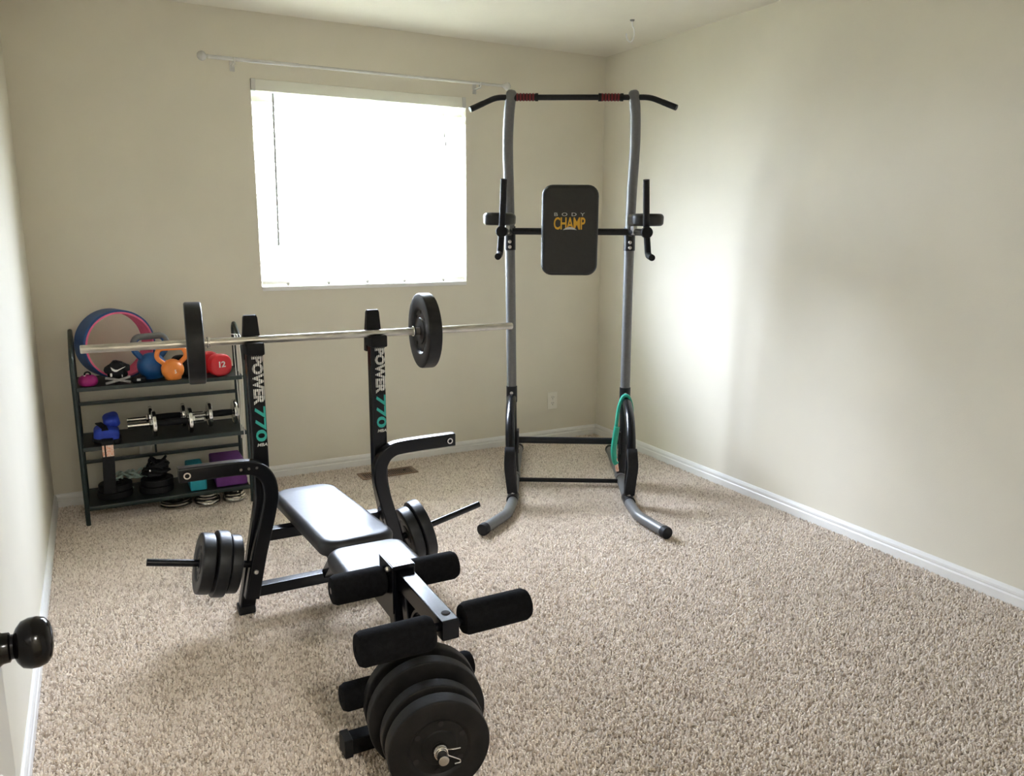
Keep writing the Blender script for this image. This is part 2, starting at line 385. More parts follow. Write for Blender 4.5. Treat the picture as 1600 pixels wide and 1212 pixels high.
# carpet pile: upright tufts over the whole floor
def carpet_pile():
    m = bpy.data.materials.new('carpet_fibre'); m.use_nodes = True; nt = m.node_tree; N = nt.nodes; K = nt.links
    bs = N['Principled BSDF']; bs.inputs['Roughness'].default_value = 1; bs.inputs['Specular IOR Level'].default_value = .08
    at = N.new('ShaderNodeAttribute'); at.attribute_type = 'INSTANCER'; at.attribute_name = 'tone'
    rp = N.new('ShaderNodeValToRGB'); K.new(at.outputs['Fac'], rp.inputs['Fac'])
    e = rp.color_ramp.elements; e[0].position = 0; e[0].color = (.50,.42,.345,1); e[1].position = 1; e[1].color = (.90,.825,.735,1)
    q = rp.color_ramp.elements.new(.22); q.color = (.70,.612,.522,1); q = rp.color_ramp.elements.new(.7); q.color = (.82,.732,.64,1)
    K.new(rp.outputs['Color'], bs.inputs['Base Color']); MAT['carpet_fibre'] = m
    bm = B(); f = bm.faces.new([bm.verts.new(p) for p in ((XL+.014,YF+.0,-.0088),(XR-.014,YF+.0,-.0088),(XR-.014,YB-.014,-.0088),(XL+.014,YB-.014,-.0088))])
    me = bpy.data.meshes.new('carpet_pile'); bm.to_mesh(me); bm.free(); me.materials.append(m)
    o = bpy.data.objects.new('carpet_pile', me); COL.objects.link(o)
    tag(o, 'short beige and brown flecked carpet pile covering the floor', 'carpet', kind='stuff')
    g = bpy.data.node_groups.new('pile', 'GeometryNodeTree')
    g.interface.new_socket('Geometry', in_out='INPUT', socket_type='NodeSocketGeometry'); g.interface.new_socket('Geometry', in_out='OUTPUT', socket_type='NodeSocketGeometry')
    G = g.nodes; K = g.links
    gi = G.new('NodeGroupInput'); go = G.new('NodeGroupOutput')
    ds = G.new('GeometryNodeDistributePointsOnFaces'); ds.distribute_method = 'POISSON'; ds.inputs['Distance Min'].default_value = .0050; ds.inputs['Density Max'].default_value = 32000; ds.inputs['Seed'].default_value = 3
    K.new(gi.outputs[0], ds.inputs['Mesh'])
    cn = G.new('GeometryNodeMeshCone'); cn.fill_type = 'NONE'; cn.inputs['Vertices'].default_value = 5; cn.inputs['Radius Top'].default_value = .0020; cn.inputs['Radius Bottom'].default_value = .0040; cn.inputs['Depth'].default_value = .0095
    cn.fill_type = 'NGON'
    sm = G.new('GeometryNodeSetMaterial'); sm.inputs['Material'].default_value = m; K.new(cn.outputs['Mesh'], sm.inputs['Geometry'])
    ip = G.new('GeometryNodeInstanceOnPoints'); K.new(ds.outputs['Points'], ip.inputs['Points']); K.new(sm.outputs['Geometry'], ip.inputs['Instance'])
    rv = G.new('FunctionNodeRandomValue'); rv.data_type = 'FLOAT_VECTOR'; rv.inputs[0].default_value = (-.38,-.38,0); rv.inputs[1].default_value = (.38,.38,6.28)
    K.new(rv.outputs[0], ip.inputs['Rotation'])
    rs = G.new('FunctionNodeRandomValue'); rs.data_type = 'FLOAT_VECTOR'; rs.inputs[0].default_value = (.75,.75,.70); rs.inputs[1].default_value = (1.3,1.3,1.12); rs.inputs['Seed'].default_value = 5
    K.new(rs.outputs[0], ip.inputs['Scale'])
    sa = G.new('GeometryNodeStoreNamedAttribute'); sa.data_type = 'FLOAT'; sa.domain = 'INSTANCE'; sa.inputs['Name'].default_value = 'tone'
    rt = G.new('FunctionNodeRandomValue'); rt.data_type = 'FLOAT'; rt.inputs['Seed'].default_value = 9
    K.new(ip.outputs['Instances'], sa.inputs['Geometry'])
    K.new([x for x in rt.outputs if x.enabled][0], [x for x in sa.inputs if x.name == 'Value' and x.enabled][0])
    K.new(sa.outputs['Geometry'], go.inputs[0])
    md = o.modifiers.new('pile', 'NODES'); md.node_group = g
carpet_pile()

# window: vinyl slider in the recess
win = bpy.data.objects.new('window_1', None); COL.objects.link(win); win['kind'] = 'structure'
win.location = ((WX0+WX1)/2, .11, WZ0)
def wbox(name, lo, hi, m, bev=.004):
    bm = B(); box(bm, lo, hi, bev); return obj(name, bm, m, win, world=True)
YW0, YW1 = .115, .185
wbox('frame_side', (WX0,YW0,WZ0),(WX0+.045,YW1,WZ1),'vinyl_white'); wbox('frame_side', (WX1-.045,YW0,WZ0),(WX1,YW1,WZ1),'vinyl_white')
wbox('frame_head', (WX0+.045,YW0,WZ1-.045),(WX1-.045,YW1,WZ1),'vinyl_white'); wbox('frame_foot', (WX0+.045,YW0,WZ0),(WX1-.045,YW1,WZ0+.045),'vinyl_white')
XM = (WX0+WX1)/2
for a, c, y in ((WX0+.045, XM+.018, .122), (XM-.018, WX1-.045, .152)):
    sash = bpy.data.objects.new('sash', None); COL.objects.link(sash); sash.parent = win; sash.matrix_parent_inverse = win.matrix_basis.inverted(); sash['_w'] = 1; WSP.append(sash)
    for lo, hi in (((a,y,WZ0+.045),(a+.036,y+.026,WZ1-.045)), ((c-.036,y,WZ0+.045),(c,y+.026,WZ1-.045))):
        bm = B(); box(bm, lo, hi, .003); obj('stile', bm, 'vinyl_white', sash, world=True)
    for z in (WZ0+.045, WZ1-.081):
        bm = B(); box(bm, (a+.036,y,z),(c-.036,y+.026,z+.036), .003); obj('rail', bm, 'vinyl_white', sash, world=True)
    bm = B(); box(bm, (a+.036,y+.011,WZ0+.081),(c-.036,y+.015,WZ1-.081)); obj('pane', bm, 'window_glass', sash, world=True, smooth=False)
wbox('window_sill', (WX0+.003,-.012,WZ0-.010),(WX1-.003,YW0,WZ0+.012),'trim_white',.004)

# door leaf standing open along the left wall
door = bpy.data.objects.new('door_1', None); COL.objects.link(door); door['kind'] = 'structure'
door.location = (-3.105, -4.17, 0)
b = B(); box(b, (-3.142,-4.17,.012),(-3.105,-3.405,2.02),.002); obj('door_leaf', b, 'door_paint', door, world=True)
b = B()
for z0, z1 in ((.15,.85),(1.0,1.88)):
    for y0, y1 in ((-4.06,-3.83),(-3.745,-3.515)): box(b, (-3.106,y0,z0),(-3.100,y1,z1),.004)
obj('raised_panels', b, 'door_paint', door, world=True)
kb = B(); kx, ky, kz = -3.105, -3.475, .962
lathe(kb, [(0,-.040),(.024,-.040),(.024,.002),(.0225,.006),(.0175,.009),(.0155,.012),(.0150,.018),(.0125,.0195),(.0125,.022),(.018,.0245),(.0235,.029),(.0258,.036),(.0258,.043),(.0235,.050),(.018,.0545),(.009,.0565),(0,.057)], (kx,ky,kz), (1,0,0), 32)
obj('door_knob', kb, 'knob_bronze', door, world=True, label='dark bronze round knob')
b = B(); box(b, (-3.135,-3.4055,.90),(-3.112,-3.4035,1.02),.0008); obj('latch_plate', b, 'bolt_zinc', door, world=True)
for hz in (.25,1.05,1.8):
    b = B(); cyl(b, (-3.1,-4.178,hz-.045),(-3.1,-4.178,hz+.045),.007,10); obj('hinge', b, 'bolt_zinc', door, world=True)

# ------------------------------------------------------------------ window blind
bl = thing('window_blind', 'white horizontal slat blind lowered in the bright window', 'blind', (XM, .03, WZ0))
b = B(); box(b, (WX0+.004,-.006,WZ1-.057),(WX1-.004,.004,WZ1-.001),.002); obj('valance', b, 'blind_slat', bl, world=True)
b = B(); box(b, (WX0+.004,.012,WZ1-.045),(WX1-.004,.065,WZ1-.003),.002); obj('headrail', b, 'vinyl_white', bl, world=True)
for x in (WX0+.001, WX1-.023):
    b = B(); box(b, (x,-.010,WZ1-.058),(x+.022,.01,WZ1+.0),.002); obj('valance_clip', b, 'clear_grey', bl, world=True)
NS = 22; zt, zb = 2.030, 1.120; tilt = math.radians(40)
b = B(); box(b, (WX0+.008,-.025,-.0014),(WX1-.008,.025,.0014),.001,1)
for v in b.verts: v.co.x -= XM
slat_me = finish(b, 'slat', 'blind_slat')
for k in range(NS):
    z = zt+(zb-zt)*k/(NS-1)
    s = bpy.data.objects.new('slat', slat_me); COL.objects.link(s); s.parent = bl
    s.location = (0, .012, z-WZ0); s.rotation_euler = (tilt, 0, 0)
b = B(); box(b, (WX0+.008,.012,1.074),(WX1-.008,.062,1.094),.003); obj('bottom_rail', b, 'blind_slat', bl, world=True)
for x in (-2.038,-1.814,-1.590,-1.367,-1.120):
    b = B()
    for y in (.013,.062): cyl(b, (x,y,1.09),(x,y,WZ1-.04),.0009,6)
    obj('ladder_cord', b, 'cord_white', bl, world=True)
    b = B(); box(b, (x-.007,.008,1.066),(x+.007,.018,1.082),.002); obj('cord_clip', b, 'clear_grey', bl, world=True)
b = B(); cyl(b, (-2.073,-.014,2.055),(-2.083,-.016,1.283),.0060,8); obj('tilt_wand', b, 'wand_grey', bl, world=True)
b = B()
tube(b, [(-1.118,-.012,2.06),(-1.116,-.014,1.93),(-1.112,-.014,1.91)], .0012, 6); tube(b, [(-1.122,-.012,2.06),(-1.120,-.014,1.95),(-1.116,-.014,1.86)], .0012, 6)
obj('pull_cord', b, 'cord_white', bl, world=True)
for x, z in ((-1.117,1.893),(-1.109,1.845)):
    b = B(); lathe(b, [(0,.03),(.003,.03),(.006,.008),(.0065,0),(0,0)], (x,-.014,z), n=12); obj('tassel', b, 'wand_grey', bl, world=True)

# ------------------------------------------------------------------ curtain rod
cr = thing('curtain_rod', 'thin white curtain rod with crystal ball finials above the window', 'curtain rod', (-1.58,-.08,2.19))
b = B(); cyl(b, (-2.385,-.08,2.190),(-1.95,-.08,2.1905),.0095,14); cyl(b, (-1.95,-.08,2.1905),(-.775,-.08,2.192),.0075,14); obj('rod', b, 'clear_grey', cr, world=True)
for x, s in ((-2.385,-1),(-.775,1)):
    b = B(); lathe(b, [(0,0),(.010,0),(.012,.004),(.006,.008),(.010,.010),(.019,.018),(.0235,.030),(.019,.043),(.010,.051),(0,.053)], (x,-.08,2.191), (s,0,0), 20)
    obj('finial', b, 'clear_grey', cr, world=True)
for x in (-2.265,-.919):
    b = B(); box(b, (x-.012,-.006,2.145),(x+.012,0,2.205),.002); box(b, (x-.006,-.08,2.166),(x+.006,-.004,2.172),.001)
    tube(b, smooth_path([(x,-.068,2.188),(x,-.070,2.178),(x,-.080,2.172),(x,-.091,2.178),(x,-.093,2.195)],4), .004, 8); obj('bracket', b, 'clear_grey', cr, world=True)

# ------------------------------------------------------------------ ceiling hook, outlets, floor register
hk = thing('ceiling_hook', 'white plant hook screwed into the ceiling near the corner', 'hook', (-.397,-.809,H))
b = B(); lathe(b, [(0,0),(.012,0),(.012,-.004),(.006,-.008),(0,-.008)], n=16); obj('hook_base', b, 'strap_grey', hk)
b = B(); tube(b, smooth_path([(0,0,-.004),(.003,0,-.03),(.010,-.003,-.045),(.012,-.005,-.075),(.002,-.005,-.100),(-.014,-.004,-.108),(-.028,-.002,-.098),(-.034,0,-.078),(-.033,0,-.070)],6), .0038, 10)
obj('hook_wire', b, 'vinyl_white', hk)

def outlet(x, z, label, horizontal=False):
    t = thing('wall_outlet', label, 'outlet', (x,0,z))
    w_, h_ = (.060,.062) if horizontal else (.072,.116)
    b = B(); box(b, (-w_/2,-.006,-h_/2),(w_/2,0,h_/2),.0025); obj('cover_plate', b, 'outlet_plastic', t)
    if horizontal:
        b = B(); cyl(b, (0,-.004,.006),(0,-.016,.006),.005,10); obj('cable_jack', b, 'bolt_zinc', t); return
    for s in (-1,1):
        b = B(); lathe(b, [(0,-.002),(.0175,-.002),(.0165,.0015),(0,.0015)], (0,-.006,s*.0195), (0,-1,0), 20); o = obj('socket', b, 'outlet_plastic', t)
        b = B(); box(b, (-.0075,-.0085,s*.0195-.001),(-.0055,-.0072,s*.0195+.008)); box(b, (.0055,-.0085,s*.0195-.001),(.0075,-.0072,s*.0195+.008)); cyl(b, (0,-.0072,s*.0195-.008),(0,-.0085,s*.0195-.008),.0026,8)
        obj('slot', b, 'dark_slot', o)
    b = B(); cyl(b, (0,-.005,0),(0,-.0075,0),.003,8); obj('screw', b, 'bolt_zinc', t)
outlet(-.353, .263, 'ivory duplex power outlet low on the wall behind the pull-up tower')
outlet(-2.811, .246, 'ivory cable jack plate on the wall behind the shelf', True)

vt = thing('floor_register', 'brown metal floor vent set in carpet below the window', 'vent', (-1.583,-.232,0))
b = B(); box(b, (-.165,-.062,0),(.165,-.048,.006),.002); box(b, (-.165,.048,0),(.165,.062,.006),.002); box(b, (-.165,-.048,0),(-.145,.048,.006),.002); box(b, (.145,-.048,0),(.165,.048,.006),.002); obj('register_frame', b, 'register_brown', vt)
b = B(); box(b, (-.145,-.048,.0005),(.145,.048,.0015)); obj('register_well', b, 'dark_slot', vt)
b = B(); box(b, (-.0035,-.048,-.002),(.0035,.048,.0005)); lm = finish(b, 'louver', 'register_brown')
for k in range(24):
    o = bpy.data.objects.new('louver', lm); COL.objects.link(o); o.parent = vt; o.location = (-.138+.012*k, 0, .0040); o.rotation_euler = (0, .5, 0)
b = B(); box(b, (.095,-.006,.004),(.108,.006,.011),.002); obj('damper_lever', b, 'dark_slot', vt)

# ------------------------------------------------------------------ weight plates
def weight_plate(label, c, ax, D, th, m='vinyl_plate', holes=0, group='black vinyl weight plates', cat='weight plate', rh=.0150, spin=0):
    ax = Vector(ax).normalized(); R_ = D/2; h = th/2
    t = thing('weight_plate', label, cat, c, 0, group)
    e = min(.006, th*.2)
    half = [(rh,h*.86),(rh+.012,h*.86),(rh+.016,h*.80),(R_*.34,h*.78),(R_*.36,h*.66),(R_*.56,h*.64),(R_*.60,h*.86),(R_*.64,h*.94),(R_*.80,h),(R_-e,h),(R_-e*.3,h-e*.35),(R_,h-e)]
    prof = [(r,-z) for r, z in half] + [(r,z) for r, z in half[::-1]]
    b = B(); lathe(b, prof, (0,0,0), ax, 56, closed=True); body = obj('disc', b, m, t)
    b = B(); lathe(b, [(rh*.97,-h*.9),(rh+.0045,-h*.93),(rh+.0045,h*.93),(rh*.97,h*.9)], (0,0,0), ax, 24, closed=True); obj('hub_ring', b, m, t)
    if holes:
        N, Bv = frame(ax)
        for k in range(holes):
            a = 2*PI*k/holes+spin
            p = (N*math.cos(a)+Bv*math.sin(a))*R_*.5
            b = B(); lathe(b, [(0,-h*.70),(.007,-h*.70),(.007,h*.70),(0,h*.70)], p, ax, 12); obj('drain_hole', b, 'dark_slot', t)
    return t

# ------------------------------------------------------------------ weight bench
X0 = -2.291
bench = thing('weight_bench', 'black weight bench with barbell uprights, curved butterfly arms and leg lever', 'weight bench', (X0,-2.1,0))
def BX(name, m, f, parent=bench, label=None):
    bm = B(); f(bm); return obj(name, bm, m, parent, world=True, label=label)
PROF = rrect(.046, .054, .006)
for s in (-1, 1):
    up = [(X0+s*.221,-1.588,.985),(X0+s*.221,-1.588,.43),(X0+s*.297,-1.565,.012)]
    if s > 0: up = [(X0+.216,-1.588,.985),(X0+.216,-1.588,.43),(X0+.297,-1.565,.012)]
    xt = up[0][0]
    o = BX('upright', 'black_gloss', lambda bm: sweep(bm, fillet(up, .25, 8), PROF, ref=(0,-1,0)))
    BX('foot_cap', 'black_rubber', lambda bm: box(bm, (X0+s*.297-.030,-1.595,0),(X0+s*.297+.030,-1.535,.030),.006), o)
    def hookf(bm):
        # tall tapered back prong
        R_ = []
        for z, hw, y0, y1 in ((.93,.029,-1.560,-1.535),(1.0,.0285,-1.568,-1.540),(1.075,.023,-1.566,-1.544),(1.083,.020,-1.563,-1.547)):
            R_.append([(xt-hw,y1,z),(xt+hw,y1,z),(xt+hw,y0,z),(xt-hw,y0,z)])
        loft(bm, [[Vector(p) for p in r_] for r_ in R_])
        box(bm, (xt-.030,-1.636,.952),(xt+.030,-1.616,.996),.006)
        box(bm, (xt-.029,-1.630,.952),(xt+.029,-1.545,.984),.004)
    BX('bar_hook', 'black_rubber', hookf, o)
    Mt = lambda z: plane_M((xt+.006,-1.6122,z), (0,0,-1), (1,0,0))
    lettering('lettering_power', 'POWER', .168, .037, 'print_white', Mt(.862), o, bold=.045, spacing=1.0)
    for k in range(5):
        BX('speed_line', 'black_gloss', lambda bm: box(bm, (xt+.006-.0145+k*.0072-.0009,-1.6133,.772),(xt+.006-.0145+k*.0072+.0009,-1.6124,.948)), o)
        BX('speed_line', 'print_white', lambda bm: box(bm, (xt+.006-.0170+k*.0075,-1.6130,.948),(xt+.006-.0155+k*.0075,-1.6118,.962)), o)
    lettering('lettering_number', '770', .125, .037, 'print_teal', Mt(.708), o, bold=.02, spacing=.95, shear=.0)
    lettering('lettering_small', 'MBA', .034, .011, 'print_white', plane_M((xt+.007,-1.6122,.634), (1,0,0), (0,0,1)), o, bold=.01, shear=.25)
    # butterfly arm: pivots low on the upright, bows up and outward
    tip = (-2.785,-1.64,.572) if s < 0 else (-1.785,-1.63,.572)
    pth = [(X0+s*.286,-1.634,.085),(X0+s*.252,-1.634,.24),(X0+s*.214,-1.634,.385),(X0+s*.2,-1.634,.46),(X0+s*.209,-1.634,.520),(X0+s*.243,-1.634,.558),(X0+s*.305,-1.634,.570),tip]
    arm = BX('butterfly_arm', 'black_gloss', lambda bm: sweep(bm, smooth_path(pth, 6), rrect(.040,.050,.006), ref=(0,-1,0)))
    BX('tip_hole', 'chrome', lambda bm: lathe(bm, [(.0075,0),(.0115,0),(.0115,.003),(.0075,.003)], (tip[0]-s*.025,-1.654+.0 if s>0 else -1.664,.572), (0,-1,0), 18, closed=True), arm)
    BX('pivot_bolt', 'bolt_zinc', lambda bm: lathe(bm, [(0,0),(.009,0),(.007,.006),(0,.008)], (X0+s*.268,-1.654,.185), (0,-1,0), 12), arm)
    if s < 0:
        for k in range(3): BX('adjust_hole', 'chrome', lambda bm: cyl(bm, (X0-.245-.026*k,-1.655,.566),(X0-.245-.026*k,-1.6575,.566),.005,10), arm)
    pa, pb = ((X0-.255,-1.605,.192),(-2.903,-1.605,.272)) if s < 0 else ((X0+.255,-1.605,.185),(-1.660,-1.605,.274))
    peg = BX('weight_peg', 'black_gloss', lambda bm: cyl(bm, pa, pb, .0125, 16, .002), arm)
    P_, Q_ = Vector(pa), Vector(pb); ax = (Q_-P_).normalized()
    if s < 0:
        for dist, D, th, lab in ((.094,.205,.038,'vinyl plate nearest the upright on left low peg'),(.142,.232,.042,'largest middle vinyl plate of three on left low peg'),(.196,.212,.044,'outermost vinyl plate of three on left low peg')):
            weight_plate(lab, P_+ax*(dist*.92), ax, D, th, holes=6 if dist > .19 else 0)
    else:
        for dist, D, lab in ((.075,.215,'inner vinyl plate half hidden behind seat on right low peg'),(.120,.240,'outer vinyl plate on right low peg beyond the seat')):
            weight_plate(lab, P_+ax*dist, ax, D, .042)
BX('lower_crossbar', 'black_gloss', lambda bm: box(bm, (X0-.262,-1.600,.062),(X0+.262,-1.555,.104),.005))
BX('upper_crossbar', 'black_gloss', lambda bm: box(bm, (X0-.215,-1.585,.262),(X0+.215,-1.540,.305),.005))
BX('spine_tube', 'black_gloss', lambda bm: box(bm, (X0-.022,-2.39,.285),(X0+.022,-1.56,.33),.005))
BX('spine_brace', 'black_gloss', lambda bm: sweep(bm, [(X0,-1.575,.085),(X0,-1.80,.285)], rrect(.034,.034,.004), ref=(1,0,0)))
BX('front_leg', 'black_gloss', lambda bm: sweep(bm, fillet([(X0-.004,-2.405,.475),(X0-.004,-2.405,.30),(X0-.004,-2.505,.030)],.1), rrect(.046,.046,.005), ref=(1,0,0)))
ft = BX('front_foot', 'black_gloss', lambda bm: box(bm, (X0-.190,-2.530,.003),(X0+.165,-2.483,.050),.005))
for fx in (-.198,.172): BX('foot_cap', 'black_rubber', lambda bm: box(bm, (X0+fx-.012,-2.534,0),(X0+fx+.012,-2.479,.054),.004), ft)
# pads
def padM(c, rx, rz=0): return Matrix.Translation(c) @ Matrix.Rotation(rz,4,'Z') @ Matrix.Rotation(rx,4,'X')
bp_ = B(); cushion(bp_, .250, .72, .058, .070, .024, padM((X0-.012,-1.690,.360), math.radians(-2.8), math.radians(2.2)), taper=.03, crown=.006)
back = obj('back_pad', bp_, 'upholstery', bench, world=True)
BX('pad_board', 'black_rubber', lambda bm: box(bm, (X0-.095,-2.02,.328),(X0+.095,-1.40,.338),.003))
bp_ = B(); cushion(bp_, .255, .285, .060, .050, .026, padM((X0,-2.205,.372), 0), crown=.004)
obj('seat_pad', bp_, 'upholstery', bench, world=True)
# pivot bracket
def brk(bm):
    for s in (-1,1): box(bm, (X0-.003+s*.031-.0025,-2.445,.335),(X0-.003+s*.031+.0025,-2.335,.472),.001)
    box(bm, (X0-.034,-2.445,.462),(X0+.028,-2.345,.474),.002)
br_ = BX('pivot_bracket', 'black_gloss', brk)
BX('pivot_bolt', 'bolt_zinc', lambda bm: lathe(bm, [(0,0),(.008,0),(.006,.006),(0,.008)], (X0-.036,-2.405,.452), (-1,0,0), 12), br_)
# leg lever
lev = BX('leg_lever', 'black_gloss', lambda bm: box(bm, (X0-.020,-2.755,.402),(X0+.026,-2.43,.455),.005), label='black lever arm with glossy top')
BX('lever_drop', 'black_gloss', lambda bm: sweep(bm, fillet([(X0+.005,-2.455,.415),(X0+.002,-2.50,.30),(X0-.008,-2.545,.115)],.1), rrect(.038,.042,.005), ref=(1,0,0)), lev)
BX('lever_gusset', 'black_gloss', lambda bm: sweep(bm, smooth_path([(X0+.004,-2.60,.405),(X0+.004,-2.545,.385),(X0+.002,-2.515,.34),(X0,-2.505,.29)],5), rrect(.030,.010,.002), ref=(1,0,0)), lev)
BX('lever_bolt', 'dark_slot', lambda bm: lathe(bm, [(0,0),(.012,0),(.010,.002),(0,.003)], (X0+.006,-2.715,.455), (0,0,1), 12), lev)
BX('locking_nut', 'bolt_zinc', lambda bm: lathe(bm, [(0,0),(.006,0),(.006,.018),(0,.018)], (X0+.006,-2.73,.386), (0,0,1), 8), lev)
def roller(x0, x1, y, z, r, name='foam_roller'):
    def f(bm):
        e = .014
        lathe(bm, [(.010,0),(r-e,0),(r-e*.4,e*.2),(r,e),(r,x1-x0-e),(r-e*.4,x1-x0-e*.2),(r-e,x1-x0),(.010,x1-x0)], (x0,y,z), (1,0,0), 32)
        cyl(bm, (x0+.001,y,z),(x1-.001,y,z),.0102,12)
    return f
BX('roller_axle', 'black_gloss', lambda bm: cyl(bm, (X0-.19,-2.378,.410),(X0+.175,-2.378,.410),.009,12))
BX('foam_roller', 'foam_black', roller(X0-.190,X0-.036,-2.378,.410,.042)); BX('foam_roller', 'foam_black', roller(X0+.030,X0+.184,-2.378,.412,.041))
BX('roller_axle', 'black_gloss', lambda bm: cyl(bm, (X0-.21,-2.722,.425),(X0+.22,-2.722,.428),.0105,12))
BX('foam_roller', 'foam_black', roller(X0-.223,X0-.032,-2.722,.418,.043)); BX('foam_roller', 'foam_black', roller(X0+.044,X0+.232,-2.722,.432,.041))
BX('roller_axle', 'black_gloss', lambda bm: cyl(bm, (X0-.19,-2.533,.182),(X0+.15,-2.533,.182),.0095,12))
BX('foam_roller', 'foam_black', roller(X0-.215,X0-.045,-2.533,.182,.037)); BX('foam_roller', 'foam_black', roller(X0+.030,X0+.160,-2.533,.182,.037))
pgA, pgB = Vector((X0-.010,-2.55,.168)), Vector((-2.357,-2.866,.168))
BX('lever_peg', 'chrome', lambda bm: cyl(bm, pgA, pgB, .0130, 18, .002))
ax = (pgB-pgA).normalized(); LP = (pgB-pgA).length
for dist, D, th, lab in ((.052,.302,.036,'rearmost big vinyl plate on the leg lever peg'),(.122,.300,.040,'second big vinyl plate from the rear on the leg lever peg'),(.195,.256,.038,'third vinyl plate on the leg lever peg behind the front one'),(.254,.250,.044,'front vinyl plate facing the camera on the leg lever peg')):
    weight_plate(lab, pgA+ax*dist, ax, D, th, 'vinyl_plate_dusty', holes=6 if dist > .2 else 0, spin=.45)
sp = thing('spring_clip', 'chrome wire spring clip on the leg lever peg', 'spring clip', pgA+ax*.282)
N_, B_ = frame(ax); pts = []
for k in range(49):
    a = 2*PI*k/16; pts.append((N_*math.cos(a)+B_*math.sin(a))*.0155+ax*(.0045*k/16))
b = B(); tube(b, pts, .0020, 8); obj('coil', b, 'chrome', sp)
side = Vector((1,0,0)); dn = Vector((0,0,-1))
b = B(); tube(b, fillet([side*.0155, side*.030+ax*.012+Vector((0,0,.004)), side*.048+ax*.014+Vector((0,0,.003))],.006), .0020, 8); obj('handle_wire', b, 'chrome', sp)
b = B(); tube(b, fillet([side*.014+dn*.006+ax*.012, side*.046+dn*.026+ax*.016, side*.048+dn*.034+ax*.016, side*.032+dn*.033+ax*.016],.005), .0020, 8); obj('handle_wire', b, 'chrome', sp)

# ------------------------------------------------------------------ barbell and its plates
A_, C_ = Vector((-3.033,-1.572,1.0)), Vector((-1.517,-1.610,1.0)); ax = (C_-A_).normalized()
bb = thing('barbell', 'bare steel barbell resting across the two black bench uprights', 'barbell', (A_+C_)/2)
b = B(); cyl(b, A_, C_, .0135, 20, .002); obj('bar', b, 'bar_steel', bb, world=True)
def at_x(x): return A_+ax*((x-A_.x)/ax.x)
for x in (-2.655,-1.930):
    b = B(); lathe(b, [(.0136,-.004),(.019,-.004),(.020,0),(.019,.004),(.0136,.004)], at_x(x), ax, 20); obj('inner_collar', b, 'chrome', bb, world=True)
weight_plate('vinyl plate on the barbell in front of the shelf', at_x(-2.697), (1,-.09,0), .274, .054, 'vinyl_plate', 0, rh=.0158)
weight_plate('vinyl plate on the barbell below the right corner of the window', at_x(-1.885), (1,-.075,0), .282, .050, 'vinyl_plate', 8, rh=.0158)

